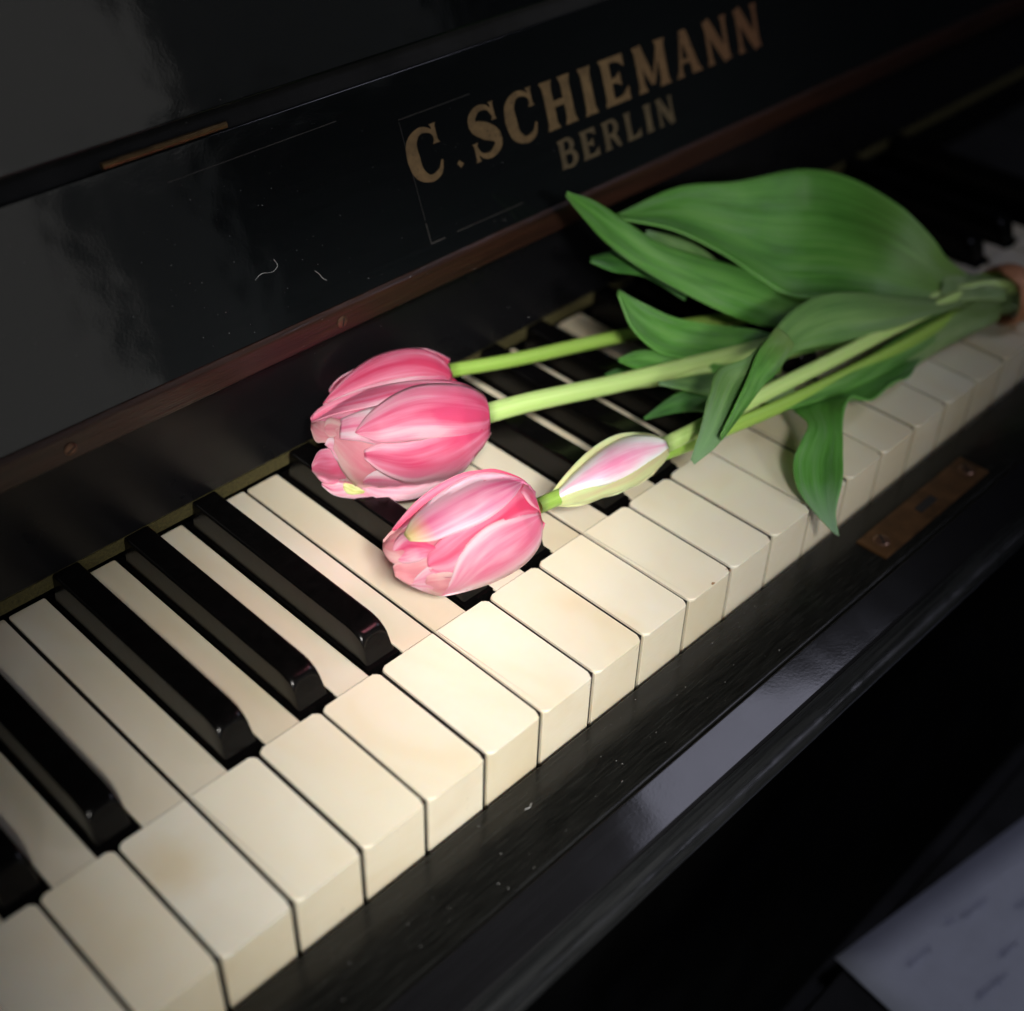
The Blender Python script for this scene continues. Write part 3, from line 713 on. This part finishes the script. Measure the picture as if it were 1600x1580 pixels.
# dark top margin
F2.petal([(1370, 900), (1300, 820), (1150, 765), (1050, 770), (940, 790), (800, 860), (680, 950), (590, 1050), (536, 1120)], [(1370, 960), (1250, 900), (1150, 860), (1050, 850), (950, 870), (800, 960), (700, 1040), (620, 1110), (550, 1128)], M_pdeep, .4, .4, frame=Z5)
# middle petal
F2.petal([(1385, 960), (1350, 860), (1280, 880), (1150, 1000), (980, 1090), (840, 1160), (750, 1260), (745, 1320)], [(1400, 1030), (1380, 1070), (1250, 1120), (1100, 1180), (1000, 1280), (920, 1390), (840, 1400), (752, 1355)], M_pdeep, .8, .5, frame=Z5)
# right lower petal
F2.petal([(1404, 1020), (1300, 1030), (1180, 1060), (1080, 1110), (980, 1200), (915, 1310), (880, 1420), (826, 1500)], [(1420, 1080), (1412, 1190), (1350, 1290), (1250, 1370), (1130, 1430), (1000, 1475), (900, 1502), (832, 1512)], M_ppale, 1.8, .9, frame=Z5)
# upper petal with yellow tip
F2.petal([(1380, 900), (1310, 835), (1180, 790), (1040, 790), (900, 850), (770, 940), (660, 1040), (605, 1150)], [(1380, 930), (1320, 850), (1250, 930), (1180, 1000), (1060, 1080), (900, 1145), (760, 1190), (640, 1188)], M_ptip, 2.8, .9, frame=Z5, label='pink petal with yellow tip')
F2.petal([(1405, 1010), (1370, 900), (1345, 858), (1325, 852), (1300, 885)], [(1412, 1050), (1400, 1010), (1360, 980), (1330, 950), (1296, 900)], M_p, 3.2, .3, frame=Z5)
# --- the bud
t3 = thing('tulip', 'closed narrow pale bud with pink centre and yellow edges, right of the open flowers', 'tulip', (0, 0, 0), 'tulips in the bouquet')
FB = Flower(t3, (1043, 694, .0205), (853, 790, .0185), .0088, [(-.05, .3), (0, .46), (.08, .70), (.2, .92), (.32, 1), (.5, .95), (.7, .66), (.85, .38), (1, .08), (1.1, .02)])
FB.hidden(M_budrim, .97, .9)
FB.petal([(1455, 470), (1400, 440), (1310, 433), (1240, 450), (1160, 500), (1090, 568), (1030, 640), (990, 704)], [(1458, 490), (1380, 540), (1290, 560), (1200, 590), (1120, 630), (1060, 670), (1010, 700), (992, 708)], M_budrim, .4, .3, frame=Z4)
FB.petal([(1458, 490), (1400, 500), (1300, 560), (1200, 610), (1100, 650), (1040, 680), (1000, 698), (990, 704)], [(1465, 500), (1448, 545), (1400, 590), (1330, 640), (1230, 676), (1130, 714), (1060, 719), (994, 708)], M_budrim, .6, .4, frame=Z4)
FB.petal([(1450, 462), (1395, 446), (1310, 447), (1225, 485), (1140, 550), (1065, 625), (1000, 700)], [(1464, 495), (1425, 535), (1335, 590), (1235, 630), (1150, 650), (1075, 672), (1004, 706)], M_budfront, 1.6, .7, frame=Z4, wob=.05)

# ------------------------------------------------------------------ stems
BZ = .013
stem([(700, 580, .028), (800, 563, .024), (900, 541, .020), (1000, 520, .017), (1150, 497, .017), (1350, 470, .016), (1520, 440, .017), (1600, 432, .017), (1690, 415, .017)], (.0026, .0030), M_stemdark, t0)
stem([(755, 648, .0295), (830, 628, .026), (960, 600, .021), (1100, 566, .019), (1200, 541, .020), (1330, 505, .020), (1450, 470, .018), (1530, 450, .019), (1600, 446, .017), (1700, 435, .015)], (.0036, .0032), M_stem, t1)
stem([(760, 643, .027), (870, 617, .024), (980, 600, .018), (1100, 582, .0165), (1200, 560, .016), (1300, 530, .014)], (.0026, .0022), M_stem, t1, 'side_stem', 40)
stem([(838, 792, .0225), (900, 765, .018), (1000, 722, .0160), (1100, 684, .0145), (1250, 620, .0135), (1400, 545, .012), (1520, 478, .010), (1600, 462, .008), (1700, 452, .007)], (.0027, .0026), M_stemdark, t2)
stem([(1036, 697, .0205), (1100, 665, .0195), (1200, 612, .0205), (1300, 562, .021), (1400, 510, .020), (1510, 458, .018), (1600, 440, .010), (1700, 420, .009)], (.0030, .0025), M_stem, t3)

# ------------------------------------------------------------------ leaves
leaf('leaf', [(1520, 436, .018), (1480, 405, .030), (1455, 370, .040), (1405, 320, .050), (1330, 280, .054), (1250, 267, .055), (1150, 283, .056), (1060, 293, .057), (965, 334, .058)],
     [(1516, 462, .016), (1440, 478, .020), (1370, 472, .026), (1300, 465, .028), (1235, 462, .030), (1180, 432, .036), (1120, 392, .044), (1050, 358, .052), (967, 342, .058)], M_leaf, t1, -.10, .012, ns=23, label='broad curved leaf on top')
leaf('leaf', [(1400, 478, .016), (1320, 468, .020), (1255, 458, .026), (1190, 430, .034), (1110, 404, .044), (1030, 380, .054), (975, 345, .064), (930, 315, .074), (886, 299, .082)],
     [(1400, 505, .014), (1320, 510, .016), (1250, 512, .019), (1190, 508, .024), (1110, 480, .034), (1010, 425, .048), (950, 382, .058), (910, 340, .070), (883, 306, .080)], M_leaf, t0, .12, .02, label='long narrow leaf reaching furthest left')
leaf('leaf', [(1140, 425, .036), (1100, 392, .042), (1060, 372, .046), (1010, 360, .050)], [(1110, 440, .034), (1080, 412, .038), (1045, 392, .044), (1008, 366, .049)], M_leafback, t0, .1, 0)
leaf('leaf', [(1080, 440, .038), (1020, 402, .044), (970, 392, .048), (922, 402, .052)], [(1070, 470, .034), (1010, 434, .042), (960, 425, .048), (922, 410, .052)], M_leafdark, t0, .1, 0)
leaf('leaf', [(1340, 508, .017), (1250, 530, .019), (1180, 516, .024), (1110, 506, .028), (1050, 495, .034), (1000, 472, .040), (967, 453, .046)],
     [(1340, 530, .016), (1250, 552, .017), (1180, 556, .018), (1100, 562, .020), (1035, 553, .024), (990, 515, .034), (966, 462, .045)], M_leaf, t0, -.14, .03, label='short leaf tip behind the middle stem')
leaf('leaf', [(1220, 560, .016), (1130, 570, .019), (1060, 552, .022), (1000, 548, .026), (966, 560, .029)], [(1220, 585, .014), (1130, 590, .015), (1060, 585, .017), (1000, 578, .022), (967, 566, .028)], M_leaf, t2, .1, .02)
leaf('leaf', [(1240, 590, .015), (1180, 590, .016), (1110, 585, .019), (1028, 598, .022)], [(1240, 628, .0135), (1180, 628, .014), (1110, 618, .017), (1030, 602, .022)], M_leafback, t2, .1, .02)
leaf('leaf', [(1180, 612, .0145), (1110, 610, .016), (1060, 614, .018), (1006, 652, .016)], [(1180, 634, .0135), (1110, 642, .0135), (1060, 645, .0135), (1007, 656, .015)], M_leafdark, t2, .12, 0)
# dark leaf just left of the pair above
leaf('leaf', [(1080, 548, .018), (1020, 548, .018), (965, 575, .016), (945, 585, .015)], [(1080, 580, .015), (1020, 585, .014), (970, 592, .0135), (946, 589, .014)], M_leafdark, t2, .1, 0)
# folded leaf arching over the stems
leaf('leaf', [(1500, 468, .018), (1440, 466, .024), (1390, 462, .030), (1330, 457, .035), (1275, 464, .038), (1235, 488, .040), (1207, 520, .041), (1165, 560, .040), (1122, 578, .037), (1106, 620, .034), (1094, 672, .028), (1079, 718, .021)],
     [(1500, 480, .017), (1440, 498, .020), (1390, 515, .022), (1330, 530, .024), (1285, 540, .026), (1240, 552, .029), (1215, 575, .032), (1190, 598, .032), (1165, 632, .031), (1145, 662, .028), (1118, 698, .023), (1084, 725, .019)], M_leafback, t3, .13, .03, ns=21, label='folded grey green leaf arching over the stems')
leaf('leaf', [(1212, 512, .0425), (1185, 548, .0425), (1168, 590, .039), (1150, 630, .036), (1125, 680, .029)], [(1240, 540, .036), (1215, 580, .0355), (1190, 605, .0345), (1160, 645, .031), (1127, 688, .0265)], M_leaf, t3, .1, 0)
# leaf under the bud stem and the leaf hanging over the key fronts
leaf('leaf', [(1530, 478, .010), (1465, 490, .013), (1400, 530, .014), (1320, 580, .015), (1250, 610, .015), (1170, 650, .015)], [(1530, 500, .006), (1470, 530, .007), (1420, 560, .008), (1350, 600, .010), (1270, 630, .012), (1172, 655, .014)], M_leaf, t2, .08, .02)
leaf('leaf', [(1470, 520, .006), (1400, 555, .008), (1330, 590, .010), (1270, 615, .010), (1238, 632, .011), (1262, 662, .014), (1252, 690, .013), (1240, 720, .010), (1246, 760, .006), (1272, 800, .001), (1306, 836, -.004)],
     [(1472, 535, .004), (1440, 560, .005), (1420, 590, .007), (1395, 600, .009), (1362, 622, .012), (1332, 622, .016), (1318, 650, .016), (1318, 700, .012), (1316, 750, .008), (1306, 800, .002), (1311, 838, -.004)], M_leafhang, t2, -.08, .05, ns=19, nt=80, label='leaf hanging down over the white key fronts')
leaf('leaf', [(1560, 440, .015), (1520, 470, .014), (1480, 500, .012), (1440, 540, .008), (1385, 600, .004)], [(1560, 500, .006), (1530, 515, .004), (1490, 535, .003), (1440, 565, .002), (1390, 606, .002)], M_sheath, t2, .12, 0, label='pale leaf base beside the band')
leaf('leaf', [(1570, 425, .016), (1540, 430, .017), (1505, 428, .018), (1470, 410, .022)], [(1570, 470, .016), (1540, 468, .019), (1505, 470, .019), (1465, 480, .018)], M_sheath, t1, .12, 0)

stem([(1440, 505, .009), (1500, 484, .010), (1574, 470, .0085), (1700, 452, .008)], (.0036, .0064), M_sheath, t2, 'leaf_base', 24)
stem([(1450, 470, .016), (1510, 452, .016), (1574, 446, .0160), (1700, 424, .014)], (.0036, .0060), M_sheath, t1, 'leaf_base', 24)
stem([(1490, 492, .010), (1530, 480, .010), (1574, 478, .0075), (1700, 460, .006)], (.0030, .0050), M_sheath, t0, 'leaf_base', 24)
# ------------------------------------------------------------------ rubber band round the stems
def band():
    cen = pz(1574, 460, .0125); ax = (pz(1690, 430, .0125) - pz(1460, 492, .0125)).normalized()
    up = Vector((0, 0, 1)); up = (up - ax * up.dot(ax)).normalized(); sd = ax.cross(up)
    V = []; F = []; U = []; n = 64; ns = 10
    for i in range(n):
        a = 2 * math.pi * i / n; rad = up * math.sin(a) * .0118 + sd * math.cos(a) * .0132; rn = rad.normalized()
        wob = .0006 * math.sin(3 * a)
        for k in range(ns):
            b = 2 * math.pi * k / ns; V.append(cen + rad + ax * (wob + .0058 * math.cos(b) * (1 + .1 * math.sin(5 * a))) + rn * .0009 * math.sin(b)); U.append((i / n, k / ns))
    for i in range(n):
        for k in range(ns): F.append((i*ns + k, i*ns + (k+1) % ns, ((i+1) % n)*ns + (k+1) % ns, ((i+1) % n)*ns + k))
    o = mesh_obj('rubber_band', V, F, M_band, None, U, True); tag(o, 'orange brown band tied round the bundle of tulip stems', 'band'); return o
band()

# ------------------------------------------------------------------ floor, bench and paper
fl = mesh_obj('floor', [(-4, -4, -.73), (4, -4, -.73), (4, 4, -.73), (-4, 4, -.73)], [(0, 1, 2, 3)], M_bench); tag(fl, kind='structure')
bm = bmesh.new(); box(bm, .10, 1.0, -.60, -.060, -.26, -.2008)
bmesh.ops.bevel(bm, geom=list(bm.edges), offset=.01, segments=3, affect='EDGES')
bench = bm_obj('bench', bm, M_bench); tag(bench, 'black bench in the dark below the keyboard, carrying the sheet of paper', 'bench')
c0 = pz(1304, 1499, -.2); cx_ = (pz(1600, 1279, -.2) - c0).normalized(); cy_ = (pz(1390, 1580, -.2) - c0).normalized()
V = []; F = []; U = []; nx, ny = 20, 14
for j in range(ny):
    for i in range(nx):
        a, b = i / (nx - 1) * .297, j / (ny - 1) * .21
        V.append(c0 + cx_ * a + cy_ * b + Vector((0, 0, .0006 + .0015 * math.sin(a * 18) * math.sin(b * 15)))); U.append((i / (nx-1), j / (ny-1)))
for j in range(ny - 1):
    for i in range(nx - 1): q = j * nx + i; F.append((q, q+1, q+nx+1, q+nx))
paper = mesh_obj('paper_sheet', V, F, M_paper, None, U, True); tag(paper, 'bluish white sheet of paper with faint handwriting on the bench below', 'paper')
md = paper.modifiers.new('t', 'SOLIDIFY'); md.thickness = .0003; md.offset = -1
V = []; F = []
for (u, v, ln) in ((1415, 1515, .016), (1475, 1450, .006), (1500, 1440, .018), (1585, 1425, .02), (1525, 1565, .02), (1560, 1500, .012)):
    s0 = pz(u, v, -.2); pts = []; a = 0
    m = max(6, int(ln / .0006)); ph = random.uniform(0, 6)
    for k in range(m):
        x = ln * k / m; y = .0016 * math.sin(k * 1.3 + ph) * (.6 + .4 * math.sin(k * .37)); pts.append(s0 + cx_ * x + cy_ * y + Vector((0, 0, .0028)))
    for p, q in zip(pts, pts[1:]):
        d = (q - p).normalized(); n = Vector((-d.y, d.x, 0)) * .0003; b = len(V); V += [p + n, p - n, q - n, q + n]; F.append((b, b+1, b+2, b+3))
mesh_obj('handwriting', V, F, M_ink, paper)

# ------------------------------------------------------------------ dust and lint on the lacquer
V = []; F = []
def speck(p, n, r):
    a = n.orthogonal().normalized(); b = n.cross(a); k0 = len(V); k = 6
    for i in range(k): V.append(p + (a * math.cos(2*math.pi*i/k) + b * math.sin(2*math.pi*i/k)) * r * random.uniform(.6, 1.2) + n * .00015)
    V.append(p + n * (.00015 + r * .6))
    for i in range(k): F.append((k0 + i, k0 + (i+1) % k, k0 + k))
def hair(pts, n, wd):
    C = catmull(pts, 24)
    for p, q in zip(C, C[1:]):
        d = (q - p).normalized(); s = n.cross(d) * wd; b = len(V); o = n * .0002; V.extend([p + s + o, p - s + o, q - s + o, q + s + o, p + o * 2, q + o * 2]); F.extend([(b, b+4, b+5, b+3), (b+4, b+1, b+2, b+5)])
for _ in range(170): speck(on_face(random.uniform(260, 900), random.uniform(150, 560)) if random.random() < .7 else on_face(random.uniform(0, 600), random.uniform(340, 560)), NF, random.choice((.00007, .00009, .00014))) if True else None
V2 = [];
for _ in range(60):
    x = random.uniform(.0, .25); speck(Vector((x, random.uniform(-.027, -.004), -.0204)), Vector((0, 0, 1)), random.choice((.00008, .0001, .00016)))
hair([on_face(*q) for q in ((398, 438), (408, 428), (425, 425), (433, 415), (427, 405))], NF, .00009)
hair([on_face(*q) for q in ((491, 423), (498, 428), (503, 434), (510, 438))], NF, .00009)
hair([Vector((.1, -.011, -.0203)) + Vector(q) for q in ((0, 0, 0), (.0015, -.0004, 0), (.003, .0003, 0))], Vector((0, 0, 1)), .00012)
# drop any speck that would stand off the fallboard (outside its face)
o = mesh_obj('dust', V, F, M_lint); tag(o, 'pale dust specks and lint hairs on the black lacquer', 'dust', kind='stuff')
